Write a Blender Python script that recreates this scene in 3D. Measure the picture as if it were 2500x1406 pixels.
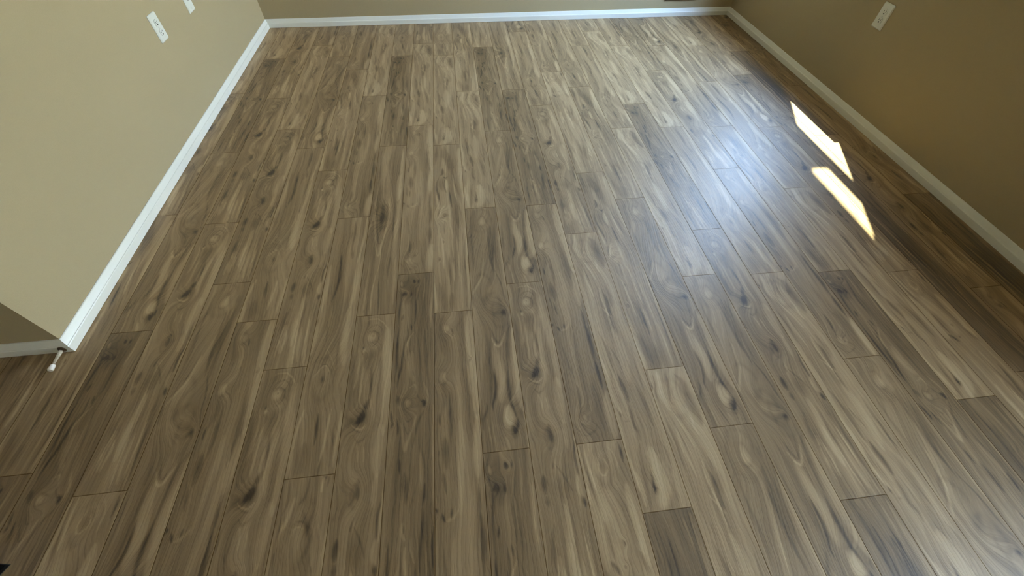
import bpy, math, random
import numpy as np
from mathutils import Matrix, Vector

for o in list(bpy.data.objects):
    bpy.data.objects.remove(o, do_unlink=True)
scene = bpy.context.scene
COL = scene.collection
S = 0.1425                      # one floor plank is 14.25 cm wide: every length below is in plank widths x S
LP = 7.71                       # plank length in plank widths

# ------------------------------------------------------------------ camera
cam_d = bpy.data.cameras.new('camera')
cam_d.sensor_width = 36.0
cam_d.lens = 1009.25 / 2500 * 36.0
cam_d.clip_start = 0.02
cam = bpy.data.objects.new('camera', cam_d)
COL.objects.link(cam)
cam.matrix_world = Matrix(((0.99287248, 0.08350165, -0.08503952, 1.16644 * S),
                           (-0.11816796, 0.78257614, -0.6112372, 0.0),
                           (0.01551058, 0.61692954, 0.78686553, 8.98432 * S),
                           (0, 0, 0, 1)))
scene.camera = cam

# ------------------------------------------------------------------ sky, sun, exposure
SUN_AZ = (-0.38, -0.925)        # horizontal travel of the light
SUN_TAN = 1.12                  # tangent of the sun's elevation
world = bpy.data.worlds.new('world')
scene.world = world
world.use_nodes = True
wn, wl = world.node_tree.nodes, world.node_tree.links
wn.clear()
w_out = wn.new('ShaderNodeOutputWorld')
w_bg = wn.new('ShaderNodeBackground')
w_tc = wn.new('ShaderNodeTexCoord')
w_sep = wn.new('ShaderNodeSeparateXYZ')
w_ramp = wn.new('ShaderNodeValToRGB')
w_map = wn.new('ShaderNodeMapRange')
w_map.inputs['From Min'].default_value = -1.0
w_map.inputs['From Max'].default_value = 1.0
wl.new(w_tc.outputs['Generated'], w_sep.inputs[0])
wl.new(w_sep.outputs['Z'], w_map.inputs['Value'])
wl.new(w_map.outputs[0], w_ramp.inputs[0])
r = w_ramp.color_ramp
r.elements[0].position = 0.0;  r.elements[0].color = (0.20, 0.18, 0.13, 1)
r.elements[1].position = 1.0;  r.elements[1].color = (0.34, 0.55, 1.0, 1)
for pos, c in ((0.47, (0.30, 0.27, 0.19, 1)), (0.50, (0.62, 0.66, 0.62, 1)), (0.60, (0.72, 0.80, 0.86, 1)), (0.78, (0.43, 0.65, 1.06, 1))):
    e = r.elements.new(pos); e.color = c
wl.new(w_ramp.outputs[0], w_bg.inputs['Color'])
w_bg.inputs['Strength'].default_value = 10.0
wl.new(w_bg.outputs[0], w_out.inputs['Surface'])
try:
    world.cycles.sampling_method = 'AUTOMATIC'
except Exception:
    pass

sun_d = bpy.data.lights.new('sun', 'SUN')
sun_d.energy = 7.0
sun_d.color = (1.0, 0.95, 0.62)
sun_d.angle = math.radians(0.6)
sun = bpy.data.objects.new('sun', sun_d)
COL.objects.link(sun)
h = math.hypot(*SUN_AZ)
sun.rotation_euler = Vector((SUN_AZ[0], SUN_AZ[1], -SUN_TAN * h)).to_track_quat('-Z', 'Y').to_euler()
sun.location = (8.0, 8.0, 9.0)

scene.view_settings.view_transform = 'Standard'
scene.view_settings.look = 'None'
scene.view_settings.exposure = 2.27
scene.view_settings.gamma = 1.0
scene.view_settings.use_curve_mapping = False
scene.cycles.max_bounces = 14
scene.cycles.diffuse_bounces = 8
scene.cycles.sample_clamp_indirect = 8.0
scene.cycles.use_denoising = True

# ------------------------------------------------------------------ helpers
def mat(name, col=(.8, .8, .8), rough=.5, metal=0.0, spec=.5):
    m = bpy.data.materials.new(name); m.use_nodes = True
    b = m.node_tree.nodes['Principled BSDF']
    b.inputs['Base Color'].default_value = (*col, 1)
    b.inputs['Roughness'].default_value = rough
    b.inputs['Metallic'].default_value = metal
    b.inputs['Specular IOR Level'].default_value = spec
    return m

def noise_bump(m, scale, dist, strength=.3, detail=3.0, tint=0.0):
    nt = m.node_tree; b = nt.nodes['Principled BSDF']
    tc = nt.nodes.new('ShaderNodeTexCoord')
    n = nt.nodes.new('ShaderNodeTexNoise')
    n.inputs['Scale'].default_value = scale; n.inputs['Detail'].default_value = detail
    nt.links.new(tc.outputs['Object'], n.inputs['Vector'])
    bp = nt.nodes.new('ShaderNodeBump')
    bp.inputs['Strength'].default_value = strength
    bp.inputs['Distance'].default_value = dist
    nt.links.new(n.outputs['Fac'], bp.inputs['Height'])
    nt.links.new(bp.outputs[0], b.inputs['Normal'])
    if tint:
        col = list(b.inputs['Base Color'].default_value)
        mx = nt.nodes.new('ShaderNodeMix'); mx.data_type = 'RGBA'
        mx.inputs[6].default_value = [c * (1 - tint) for c in col[:3]] + [1]
        mx.inputs[7].default_value = [min(1, c * (1 + tint)) for c in col[:3]] + [1]
        nt.links.new(n.outputs['Fac'], mx.inputs[0])
        nt.links.new(mx.outputs[2], b.inputs['Base Color'])

class MB:
    """collects shapes (in plank widths) and links them as one mesh object"""
    def __init__(self): self.v = []; self.f = []
    def box(self, a, b):
        x0, y0, z0 = a; x1, y1, z1 = b; n = len(self.v)
        self.v += [(x0,y0,z0),(x1,y0,z0),(x1,y1,z0),(x0,y1,z0),(x0,y0,z1),(x1,y0,z1),(x1,y1,z1),(x0,y1,z1)]
        self.f += [tuple(n+i for i in q) for q in ((0,3,2,1),(4,5,6,7),(0,1,5,4),(1,2,6,5),(2,3,7,6),(3,0,4,7))]
        return self
    def strip(self, prof, a, b):
        """extrude a closed profile given as (point at a, point at b) pairs"""
        n = len(self.v); k = len(a)
        self.v += list(a) + list(b)
        self.f += [(n+i, n+(i+1) % k, n+k+(i+1) % k, n+k+i) for i in range(k)]
        self.f += [tuple(n+i for i in reversed(range(k))), tuple(n+k+i for i in range(k))]
        return self
    def tube(self, pts, rad, seg=12, cap=True):
        n0 = len(self.v); P = [Vector(p) for p in pts]
        rads = rad if isinstance(rad, (list, tuple)) else [rad] * len(P)
        up = Vector((0, 0, 1))
        for i, p in enumerate(P):
            t = (P[min(i+1, len(P)-1)] - P[max(i-1, 0)]).normalized()
            ref = up if abs(t.dot(up)) < .95 else Vector((1, 0, 0))
            s = t.cross(ref).normalized(); q = s.cross(t)
            for j in range(seg):
                a = 2*math.pi*j/seg
                self.v.append(tuple(p + (s*math.cos(a) + q*math.sin(a)) * rads[i]))
        for i in range(len(P)-1):
            for j in range(seg):
                a = n0+i*seg+j; b = n0+i*seg+(j+1) % seg
                self.f.append((a, b, b+seg, a+seg))
        if cap:
            self.f.append(tuple(n0+j for j in reversed(range(seg))))
            self.f.append(tuple(n0+(len(P)-1)*seg+j for j in range(seg)))
        return self
    def build(self, name, m, parent=None, bevel=0.0, smooth=False, loc=None):
        me = bpy.data.meshes.new(name)
        o3 = Vector(loc) if loc else Vector((0, 0, 0))
        me.from_pydata([tuple((Vector(p) - o3) * S) for p in self.v], [], self.f)
        me.validate(); me.update()
        import bmesh
        bm = bmesh.new(); bm.from_mesh(me); bmesh.ops.recalc_face_normals(bm, faces=bm.faces[:])
        if bevel:
            bmesh.ops.bevel(bm, geom=bm.edges[:], offset=bevel*S, segments=2, profile=.5, affect='EDGES', clamp_overlap=True)
        bm.to_mesh(me); bm.free()
        if smooth:
            for pl in me.polygons: pl.use_smooth = True
        o = bpy.data.objects.new(name, me); COL.objects.link(o)
        if m: me.materials.append(m)
        if parent is not None:
            o.parent = parent
            if loc: o.location = tuple(o3*S - parent.location)
            else: o.location = tuple(-parent.location)
        elif loc: o.location = tuple(o3*S)
        return o

def structure(o): o['kind'] = 'structure'; return o
def thing(name, label, cat, loc, group=None):
    o = bpy.data.objects.new(name, None); COL.objects.link(o)
    o.empty_display_size = .05
    o.location = tuple(Vector(loc)*S); o['label'] = label; o['category'] = cat
    if group: o['group'] = group
    return o

# ------------------------------------------------------------------ materials
M_WALL = mat('wall_paint', (0.42, 0.345, 0.205), .75, spec=.25); noise_bump(M_WALL, 260, .0006, .5, 4, .04)
M_CEIL = mat('ceiling_paint', (0.44, 0.41, 0.34), .9, spec=.2); noise_bump(M_CEIL, 120, .002, .4)
M_TRIM = mat('trim_paint', (0.80, 0.80, 0.73), .32, spec=.5); noise_bump(M_TRIM, 60, .0004, .25)
M_PLATE = mat('plate_plastic', (0.74, 0.75, 0.68), .3); noise_bump(M_PLATE, 90, .0001, .1)
M_DARK = mat('dark_slot', (0.045, 0.045, 0.038), .6); noise_bump(M_DARK, 90, .0001, .1)
M_BRASS = mat('bronze_metal', (0.16, 0.12, 0.08), .4, .8); noise_bump(M_BRASS, 300, .0001, .2)
M_STEEL = mat('spring_steel', (0.85, 0.80, 0.68), .35, .5); noise_bump(M_STEEL, 300, .0001, .2)
M_RUBBER = mat('white_rubber', (0.80, 0.76, 0.70), .5); noise_bump(M_RUBBER, 200, .0001, .2)
M_BLACK = mat('black_fibre', (0.006, 0.005, 0.005), .9, spec=.1); noise_bump(M_BLACK, 500, .002, .8)
M_SCREW = mat('screw_paint', (0.66, 0.66, 0.60), .35, .2); noise_bump(M_SCREW, 200, .0001, .2)
M_VINYL = mat('window_vinyl', (0.75, 0.75, 0.72), .35); noise_bump(M_VINYL, 60, .0002, .2)
M_EXT = mat('outside_stucco', (0.45, 0.40, 0.33), .9); noise_bump(M_EXT, 60, .003, .5)
M_GROUND = mat('outside_ground', (0.34, 0.29, 0.18), .95); noise_bump(M_GROUND, 9, .02, .5, 4, .25)
M_GLASS = bpy.data.materials.new('window_glass'); M_GLASS.use_nodes = True
nt = M_GLASS.node_tree; nt.nodes.clear()
g_o = nt.nodes.new('ShaderNodeOutputMaterial'); g_m = nt.nodes.new('ShaderNodeMixShader')
g_t = nt.nodes.new('ShaderNodeBsdfTransparent'); g_g = nt.nodes.new('ShaderNodeBsdfGlossy')
g_t.inputs['Color'].default_value = (.95, .97, .96, 1); g_g.inputs['Roughness'].default_value = .02
g_m.inputs[0].default_value = .05; nt.links.new(g_t.outputs[0], g_m.inputs[1]); nt.links.new(g_g.outputs[0], g_m.inputs[2])
nt.links.new(g_m.outputs[0], g_o.inputs['Surface'])

# ------------------------------------------------------------------ grain figures of the printed plank designs: (kind, tone, width, points (across, along))
PROTO = {
 'A': [
  ('S',-0.75,0.1,[(0.63,0.90),(0.66,1.34),(0.66,1.80),(0.66,2.24),(0.68,2.66),(0.69,2.87)]),
  ('S',-0.55,0.16,[(0.74,0.91),(0.72,1.43),(0.70,1.96),(0.69,2.39)]),
  ('S',-0.6,0.04,[(0.69,2.59),(0.81,3.01),(0.86,3.34),(0.88,3.63),(0.96,4.00),(0.98,4.21)]),
  ('S',-0.35,0.1,[(0.83,0.80),(0.84,1.36),(0.80,1.97),(0.80,2.47),(0.83,2.88)]),
  ('S',-0.55,0.07,[(0.01,3.35),(0.03,3.66),(0.06,3.96)]),
  ('S',-0.45,0.05,[(0.41,2.14),(0.33,2.69),(0.25,3.02),(0.09,3.26),(0.02,3.38)]),
  ('S',0.45,0.06,[(0.44,2.22),(0.37,2.63),(0.31,2.96),(0.16,3.27),(0.05,3.48)]),
  ('S',0.4,0.1,[(0.99,1.10),(0.98,1.76),(0.99,2.31),(0.99,3.00),(1.00,3.42)]),
  ('S',-0.4,0.05,[(0.17,0.05),(0.13,1.29),(0.12,2.40),(0.04,3.22)]),
  ('S',-0.5,0.03,[(0.16,1.60),(0.16,2.12),(0.12,2.60)]),
  ('S',-0.5,0.07,[(0.97,4.55),(0.87,4.72),(0.80,5.11),(0.76,5.64),(0.73,6.05)]),
  ('S',-0.85,0.09,[(0.76,5.72),(0.72,6.14),(0.71,6.43),(0.73,6.74),(0.79,6.92),(0.83,7.04)]),
  ('S',-0.9,0.07,[(0.83,7.04),(0.82,7.17),(0.76,7.31),(0.72,7.39)]),
  ('S',-0.9,0.07,[(0.42,5.74),(0.42,5.96),(0.42,6.26),(0.37,6.49),(0.32,6.64),(0.31,6.85)]),
  ('S',0.65,0.22,[(0.99,4.70),(0.99,5.13),(0.96,5.53),(0.95,5.92),(0.94,6.29),(0.95,6.60),(1.00,6.88)]),
  ('S',0.5,0.08,[(1.00,6.88),(1.02,7.21),(1.02,7.52),(1.00,7.76)]),
  ('S',0.5,0.2,[(0.49,5.13),(0.49,5.43),(0.53,5.77),(0.57,6.03),(0.54,6.32),(0.51,6.60)]),
  ('S',0.55,0.05,[(0.44,4.90),(0.50,5.10),(0.58,5.20),(0.69,5.04),(0.77,4.82)]),
  ('S',-0.45,0.04,[(0.44,4.61),(0.49,4.85),(0.58,5.08),(0.67,4.90),(0.74,4.64)]),
  ('S',-0.5,0.05,[(0.16,6.60),(0.18,6.74),(0.07,6.99),(0.06,7.23)]),
  ('S',-0.4,0.03,[(0.04,6.66),(0.04,6.95),(0.06,7.23)]),
  ('S',0.45,0.03,[(0.15,6.96),(0.18,7.26),(0.21,7.55),(0.21,7.71)]),
  ('S',-0.4,0.03,[(0.05,4.89),(0.08,5.57),(0.08,6.20),(0.06,6.66)]),
  ('S',-0.55,0.03,[(1.04,5.78),(1.02,6.28),(1.07,6.57),(1.06,6.84)]),
  ('S',0.35,0.05,[(0.53,7.43),(0.56,7.55),(0.60,7.72)]),
  ('S',-0.3,0.04,[(0.38,7.24),(0.42,7.46),(0.48,7.67)]),
  ('S',-0.3,0.14,[(0.23,4.47),(0.33,5.06),(0.35,5.65),(0.31,6.34),(0.25,6.79)]),
  ('K',0.5,(0.12, 0.12),[(0.49,0.64)]),
  ('K',-0.35,(0.3, 0.3),[(0.49,0.60)]),
  ('K',0.75,(0.15, 0.17),[(0.64,7.01)]),
  ('K',-0.85,(0.06, 0.07),[(0.82,4.19)]),
  ('K',-0.45,(0.17, 0.28),[(0.70,4.15)]),
  ('K',0.35,(0.2, 0.25),[(0.36,3.26)]),
  ('K',0.3,(0.2, 0.2),[(0.56,3.84)]),
  ('K',-0.9,(0.07, 0.09),[(0.74,7.32)]),
 ],
 'B': [
  ('S',-0.6,0.07,[(0.53,1.18),(0.52,1.47),(0.53,1.83),(0.54,2.10),(0.51,2.31)]),
  ('S',-0.85,0.05,[(0.53,1.65),(0.55,1.92),(0.55,2.18),(0.55,2.35)]),
  ('S',-0.9,0.11,[(0.53,2.33),(0.46,2.53),(0.41,2.66)]),
  ('S',-0.85,0.14,[(0.46,2.57),(0.42,2.70),(0.34,2.83)]),
  ('S',0.6,0.03,[(0.21,2.90),(0.34,2.99),(0.45,2.99),(0.53,2.91)]),
  ('S',-0.4,0.03,[(0.24,2.96),(0.38,3.06),(0.51,3.04)]),
  ('S',0.5,0.2,[(0.84,0.46),(0.83,0.97),(0.90,1.69),(0.93,2.35),(0.90,3.15)]),
  ('S',0.35,0.1,[(0.68,1.49),(0.66,1.89),(0.63,2.32),(0.69,2.83)]),
  ('S',0.45,0.02,[(0.57,2.31),(0.57,2.64)]),
  ('S',0.4,0.05,[(0.16,0.95),(0.21,1.29),(0.22,1.75),(0.16,2.05)]),
  ('S',0.3,0.05,[(0.29,1.06),(0.31,1.44),(0.32,2.07),(0.28,2.44),(0.17,2.63)]),
  ('S',-0.4,0.12,[(0.03,0.93),(0.09,1.60),(0.10,2.26),(0.07,2.76)]),
  ('S',-0.5,0.03,[(0.31,0.56),(0.38,0.38),(0.53,0.29),(0.67,0.41),(0.70,0.60)]),
  ('S',-0.55,0.03,[(0.33,0.53),(0.45,0.46),(0.61,0.56),(0.61,0.77),(0.53,0.91),(0.45,0.95),(0.37,0.87)]),
  ('S',0.5,0.03,[(0.29,0.16),(0.40,0.10),(0.60,0.14),(0.74,0.29),(0.82,0.46)]),
  ('S',-0.5,0.25,[(0.50,1.03),(0.48,1.32),(0.45,1.64)]),
  ('S',0.45,0.22,[(0.84,2.97),(0.84,3.32),(0.82,3.64),(0.83,3.96)]),
  ('S',0.35,0.12,[(0.83,3.96),(0.81,4.26),(0.81,4.54)]),
  ('S',-0.8,0.05,[(0.97,4.35),(0.95,4.56),(0.91,4.74),(0.91,5.01),(0.91,5.13)]),
  ('S',0.6,0.03,[(0.99,4.20),(0.98,4.47),(0.98,4.69),(0.97,4.95),(0.95,5.19)]),
  ('S',-0.5,0.12,[(0.48,4.02),(0.48,4.22),(0.50,4.41)]),
  ('S',-0.55,0.05,[(0.46,4.69),(0.43,4.88),(0.42,4.95)]),
  ('S',-0.55,0.05,[(0.48,4.87),(0.59,5.06),(0.66,5.19),(0.73,5.38)]),
  ('S',0.3,0.04,[(0.47,4.75),(0.48,4.96)]),
  ('S',0.4,0.03,[(0.38,3.31),(0.42,3.49),(0.42,3.68)]),
  ('S',0.4,0.03,[(0.53,3.39),(0.55,3.68)]),
  ('S',-0.9,0.12,[(0.19,5.03),(0.19,5.18),(0.19,5.35)]),
  ('S',-0.6,0.08,[(0.20,5.43),(0.21,5.58)]),
  ('S',0.4,0.12,[(0.91,5.15),(0.88,5.35),(0.91,5.48)]),
  ('S',-0.9,0.08,[(0.92,5.51),(0.93,5.67)]),
  ('S',-0.6,0.04,[(0.01,3.29),(0.02,3.46),(0.04,3.70)]),
  ('S',-0.35,0.3,[(0.52,5.14),(0.54,5.31),(0.52,5.47)]),
  ('S',-0.4,0.04,[(0.29,3.14),(0.40,3.27),(0.52,3.19),(0.60,3.04)]),
  ('K',0.6,(0.12, 0.1),[(0.46,0.68)]),
  ('K',-0.7,(0.025, 0.025),[(0.48,0.64)]),
  ('K',-0.45,(0.24, 0.33),[(0.49,0.66)]),
  ('K',0.5,(0.05, 0.05),[(0.27,1.01)]),
  ('K',-0.7,(0.03, 0.03),[(0.25,0.94)]),
  ('K',-0.9,(0.13, 0.1),[(0.37,2.82)]),
  ('K',-0.4,(0.13, 0.12),[(0.48,4.30)]),
 ],
 'C': [
  ('S',-0.85,0.22,[(0.69,0.18),(0.80,0.39),(0.81,0.69),(0.83,0.98),(0.86,1.21),(0.86,1.46)]),
  ('S',-0.6,0.06,[(0.47,0.08),(0.45,0.38),(0.37,0.70),(0.35,0.82),(0.42,0.91)]),
  ('S',-0.4,0.04,[(0.53,0.42),(0.46,0.73),(0.55,0.85)]),
  ('S',0.55,0.12,[(0.27,0.08),(0.25,0.39),(0.20,0.65),(0.28,1.02)]),
  ('S',-0.5,0.06,[(0.16,0.10),(0.14,0.40),(0.08,0.64),(0.13,1.00)]),
  ('S',0.5,0.05,[(0.28,1.02),(0.38,1.28),(0.46,1.58),(0.52,1.86)]),
  ('S',0.5,0.05,[(0.64,1.01),(0.68,1.22),(0.66,1.41),(0.70,1.61)]),
  ('S',-0.5,0.04,[(0.23,1.02),(0.27,1.37),(0.31,1.66),(0.33,1.98)]),
  ('S',-0.5,0.06,[(0.08,1.15),(0.13,1.49),(0.15,1.82),(0.13,2.13),(0.15,2.37)]),
  ('S',0.4,0.06,[(0.27,1.37),(0.24,1.83),(0.29,2.19),(0.32,2.47)]),
  ('S',-0.9,0.09,[(0.59,2.27),(0.63,2.50),(0.63,2.71),(0.62,2.92),(0.64,3.10)]),
  ('S',-0.35,0.15,[(0.71,2.19),(0.76,2.52),(0.72,2.82)]),
  ('S',0.45,0.04,[(0.42,2.78),(0.52,2.97),(0.61,3.15)]),
  ('S',-0.5,0.04,[(0.71,2.11),(0.73,2.37)]),
  ('S',-0.65,0.08,[(0.16,3.56),(0.23,3.95),(0.26,4.35),(0.26,4.70),(0.32,4.90)]),
  ('S',-0.9,0.12,[(0.32,4.78),(0.35,5.02),(0.39,5.28),(0.38,5.51)]),
  ('S',-0.7,0.07,[(0.38,5.51),(0.37,5.77),(0.36,6.00),(0.41,6.19),(0.40,6.35)]),
  ('S',-0.5,0.04,[(0.34,4.04),(0.41,4.31),(0.47,4.52)]),
  ('S',-0.6,0.05,[(0.86,3.85),(0.85,4.18),(0.85,4.51),(0.84,4.84),(0.82,5.17),(0.82,5.47)]),
  ('S',-0.5,0.1,[(0.67,5.01),(0.71,5.30),(0.75,5.59),(0.76,5.90),(0.79,6.11)]),
  ('S',0.5,0.1,[(0.00,4.08),(0.04,4.67),(0.04,5.15),(0.09,5.48),(0.17,5.73)]),
  ('S',-0.5,0.03,[(-0.05,4.00),(-0.02,4.52),(0.01,4.96),(0.03,5.36),(0.07,5.69)]),
  ('S',-0.5,0.03,[(0.19,5.12),(0.23,5.45),(0.26,5.71)]),
  ('S',0.35,0.2,[(0.54,3.51),(0.61,3.96),(0.60,4.46),(0.55,4.95)]),
  ('S',-0.8,0.04,[(0.13,5.70),(0.12,5.81)]),
  ('S',-0.4,0.03,[(0.20,5.92),(0.27,5.91)]),
  ('S',-0.5,0.1,[(0.36,6.42),(0.29,6.63),(0.25,7.02),(0.24,7.33),(0.21,7.58),(0.19,7.72)]),
  ('S',0.6,0.3,[(0.55,6.57),(0.59,6.96),(0.57,7.35),(0.43,7.61)]),
  ('S',0.4,0.08,[(0.10,6.97),(0.12,7.31),(0.12,7.57)]),
  ('S',-0.55,0.03,[(0.56,6.36),(0.65,6.62),(0.70,6.92),(0.73,7.17),(0.76,7.39),(0.78,7.61)]),
  ('S',-0.6,0.04,[(0.80,6.37),(0.87,6.57),(0.88,6.84),(0.88,6.96)]),
  ('S',-0.85,0.05,[(0.41,6.98),(0.40,7.16),(0.39,7.27),(0.37,7.42)]),
  ('S',-0.6,0.05,[(0.40,7.31),(0.47,7.32)]),
  ('S',-0.5,0.03,[(0.48,6.65),(0.42,6.90),(0.38,7.17),(0.27,7.48)]),
  ('S',-0.5,0.03,[(-0.02,6.93),(-0.00,7.22),(0.02,7.49),(0.01,7.70)]),
  ('S',0.45,0.05,[(0.04,6.60),(0.07,7.00),(0.08,7.31)]),
  ('S',-0.4,0.03,[(0.80,7.39),(0.84,7.56)]),
  ('K',-0.7,(0.04, 0.04),[(0.03,0.42)]),
  ('K',0.3,(0.25, 0.25),[(0.48,0.73)]),
  ('K',-0.85,(0.05, 0.07),[(0.40,7.31)]),
 ],
 'D': [
  ('S',-0.4,0.45,[(0.32,0.09),(0.34,0.60),(0.30,1.04)]),
  ('S',-0.55,0.05,[(0.07,0.06),(0.09,0.50),(0.14,0.79),(0.10,1.26),(0.09,1.89)]),
  ('S',-0.75,0.06,[(0.10,1.77),(0.09,2.19),(0.10,2.62),(0.10,2.98),(0.08,3.29)]),
  ('S',-0.8,0.06,[(0.30,2.03),(0.25,2.50),(0.22,2.88),(0.17,3.15),(0.14,3.45)]),
  ('S',-0.5,0.05,[(0.64,0.38),(0.59,0.73),(0.53,1.04),(0.53,1.50),(0.46,1.81)]),
  ('S',-0.8,0.04,[(0.41,1.71),(0.43,1.87)]),
  ('S',-0.7,0.04,[(0.33,1.73),(0.35,2.04),(0.31,2.27)]),
  ('S',-0.7,0.05,[(0.21,1.40),(0.17,1.56)]),
  ('S',-0.7,0.05,[(0.23,0.62),(0.14,0.79)]),
  ('S',-0.4,0.04,[(0.51,1.87),(0.62,2.31),(0.66,2.82),(0.69,3.31),(0.73,3.62)]),
  ('S',-0.35,0.06,[(0.77,1.84),(0.80,2.56),(0.83,3.06),(0.90,3.51)]),
  ('S',0.4,0.03,[(0.75,0.17),(0.75,0.57),(0.70,0.99)]),
  ('S',0.45,0.05,[(0.96,0.67),(0.91,1.34),(0.92,1.86)]),
  ('S',0.45,0.04,[(0.48,1.93),(0.34,2.22),(0.31,2.56)]),
  ('S',0.35,0.15,[(0.45,2.52),(0.44,2.94),(0.52,3.29)]),
  ('S',-0.35,0.03,[(0.49,3.02),(0.54,3.21)]),
  ('S',0.4,0.03,[(0.43,3.46),(0.55,3.42),(0.60,3.65)]),
  ('S',-0.8,0.06,[(0.70,3.84),(0.79,3.82),(0.77,3.96)]),
  ('S',0.4,0.05,[(0.76,3.37),(0.85,3.68),(0.83,3.92)]),
  ('S',-0.5,0.1,[(0.17,3.65),(0.22,3.86)]),
  ('S',-0.4,0.03,[(0.57,3.53),(0.63,3.73),(0.72,3.84)]),
  ('S',-0.8,0.05,[(0.04,3.96),(0.07,4.18),(0.10,4.30)]),
  ('S',-0.8,0.04,[(0.17,4.17),(0.21,4.39),(0.22,4.57)]),
  ('S',-0.7,0.04,[(0.28,5.03),(0.29,5.32)]),
  ('S',0.45,0.06,[(0.27,4.29),(0.32,4.58),(0.37,4.87),(0.43,4.70),(0.51,4.45),(0.61,4.14)]),
  ('S',-0.4,0.03,[(0.31,4.05),(0.41,4.25),(0.53,4.16)]),
  ('S',-0.4,0.03,[(0.33,4.32),(0.42,4.52),(0.54,4.37)]),
  ('S',-0.5,0.05,[(0.79,4.02),(0.64,4.30),(0.59,4.56),(0.54,4.84)]),
  ('S',-0.45,0.14,[(0.39,5.33),(0.42,5.65),(0.44,5.92)]),
  ('S',-0.4,0.04,[(0.75,4.61),(0.75,4.94),(0.81,5.24),(0.81,5.59)]),
  ('S',-0.85,0.05,[(0.81,5.56),(0.79,5.78),(0.76,5.98)]),
  ('S',-0.65,0.06,[(0.77,5.98),(0.77,6.23),(0.75,6.53),(0.73,6.81),(0.74,7.09)]),
  ('S',0.35,0.06,[(0.70,4.98),(0.73,5.37),(0.74,5.69)]),
  ('S',-0.8,0.03,[(0.41,6.29),(0.42,6.41)]),
  ('S',0.35,0.06,[(0.38,6.25),(0.38,6.41),(0.44,6.51)]),
  ('S',0.5,0.03,[(0.98,3.95),(0.97,4.76),(0.98,5.49),(0.97,6.15)]),
  ('S',-0.9,0.04,[(0.98,6.36),(0.96,6.65),(0.97,7.12)]),
  ('S',0.4,0.03,[(0.55,6.46),(0.57,6.70),(0.63,6.89)]),
  ('S',-0.5,0.03,[(0.34,6.63),(0.32,6.86),(0.27,7.03)]),
  ('K',-0.85,(0.035, 0.05),[(0.47,0.30)]),
  ('K',-0.85,(0.03, 0.045),[(0.56,0.31)]),
  ('K',-0.7,(0.035, 0.05),[(0.38,0.69)]),
  ('K',-0.7,(0.05, 0.05),[(0.22,0.71)]),
  ('K',0.45,(0.06, 0.06),[(0.12,0.38)]),
  ('K',0.5,(0.09, 0.07),[(0.40,3.85)]),
  ('K',-0.7,(0.035, 0.03),[(0.10,4.29)]),
  ('K',-0.8,(0.05, 0.04),[(0.77,3.87)]),
 ],
 'E': [
  ('S',-0.35,0.3,[(0.24,0.09),(0.24,0.66),(0.26,1.27)]),
  ('S',-0.8,0.04,[(0.45,0.51),(0.47,0.74)]),
  ('S',-0.4,0.14,[(0.22,1.85),(0.23,2.29),(0.17,2.78)]),
  ('S',-0.85,0.05,[(0.12,2.71),(0.12,3.01)]),
  ('S',-0.65,0.08,[(0.34,2.12),(0.35,2.66),(0.36,3.04),(0.34,3.46)]),
  ('S',-0.7,0.16,[(0.22,3.25),(0.23,3.61),(0.24,3.92)]),
  ('S',-0.8,0.05,[(0.19,3.97),(0.21,4.27),(0.23,4.38)]),
  ('S',-0.45,0.03,[(0.09,3.72),(0.13,4.06),(0.11,4.29)]),
  ('S',-0.3,0.2,[(0.76,1.64),(0.79,2.35),(0.78,3.15),(0.78,3.63)]),
  ('S',0.6,0.24,[(0.91,0.02),(0.89,0.64),(0.89,1.53),(0.93,2.29),(0.96,2.93)]),
  ('S',0.5,0.18,[(0.97,2.86),(0.90,3.58),(0.88,4.11)]),
  ('S',-0.5,0.03,[(0.76,0.36),(0.78,1.21),(0.83,1.84),(0.86,2.36)]),
  ('S',-0.8,0.06,[(0.87,4.26),(0.87,4.60),(0.86,4.83)]),
  ('S',0.3,0.12,[(0.56,2.96),(0.57,3.45),(0.54,4.07),(0.49,4.79)]),
  ('S',-0.8,0.05,[(0.14,4.71),(0.20,4.88)]),
  ('S',-0.8,0.05,[(0.33,4.68),(0.31,4.82)]),
  ('S',0.35,0.05,[(0.23,4.87),(0.36,4.84),(0.46,4.72)]),
  ('S',-0.85,0.1,[(0.83,4.59),(0.87,4.88),(0.89,5.21),(0.88,5.54),(0.87,5.85)]),
  ('S',-0.95,0.09,[(0.88,5.74),(0.87,6.05),(0.88,6.29),(0.88,6.55)]),
  ('S',0.35,0.2,[(-0.02,4.92),(-0.04,5.46),(-0.03,5.97),(-0.03,6.45)]),
  ('S',0.4,0.1,[(-0.03,6.45),(-0.03,6.90),(-0.04,7.33)]),
  ('S',-0.35,0.05,[(0.14,5.21),(0.21,5.82),(0.28,6.22)]),
  ('S',-0.85,0.07,[(0.30,6.39),(0.31,6.60),(0.28,6.87),(0.25,7.02)]),
  ('S',-0.55,0.03,[(0.25,7.02),(0.27,7.17),(0.32,7.24)]),
  ('S',-0.5,0.03,[(0.48,6.87),(0.47,7.07),(0.46,7.19)]),
  ('S',0.35,0.04,[(0.17,7.16),(0.28,7.30),(0.40,7.27),(0.47,7.07),(0.52,6.74)]),
  ('S',-0.4,0.03,[(0.03,7.29),(0.14,7.45),(0.20,7.58)]),
  ('S',-0.4,0.03,[(0.17,7.43),(0.25,7.54),(0.48,7.45),(0.55,7.25)]),
  ('S',-0.3,0.2,[(0.70,6.17),(0.69,6.76),(0.69,7.20),(0.69,7.61)]),
  ('S',0.6,0.2,[(0.95,6.63),(0.89,7.00),(0.89,7.33),(0.88,7.67)]),
  ('K',0.4,(0.1, 0.1),[(0.30,0.49)]),
  ('K',-0.8,(0.03, 0.03),[(0.03,4.69)]),
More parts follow.
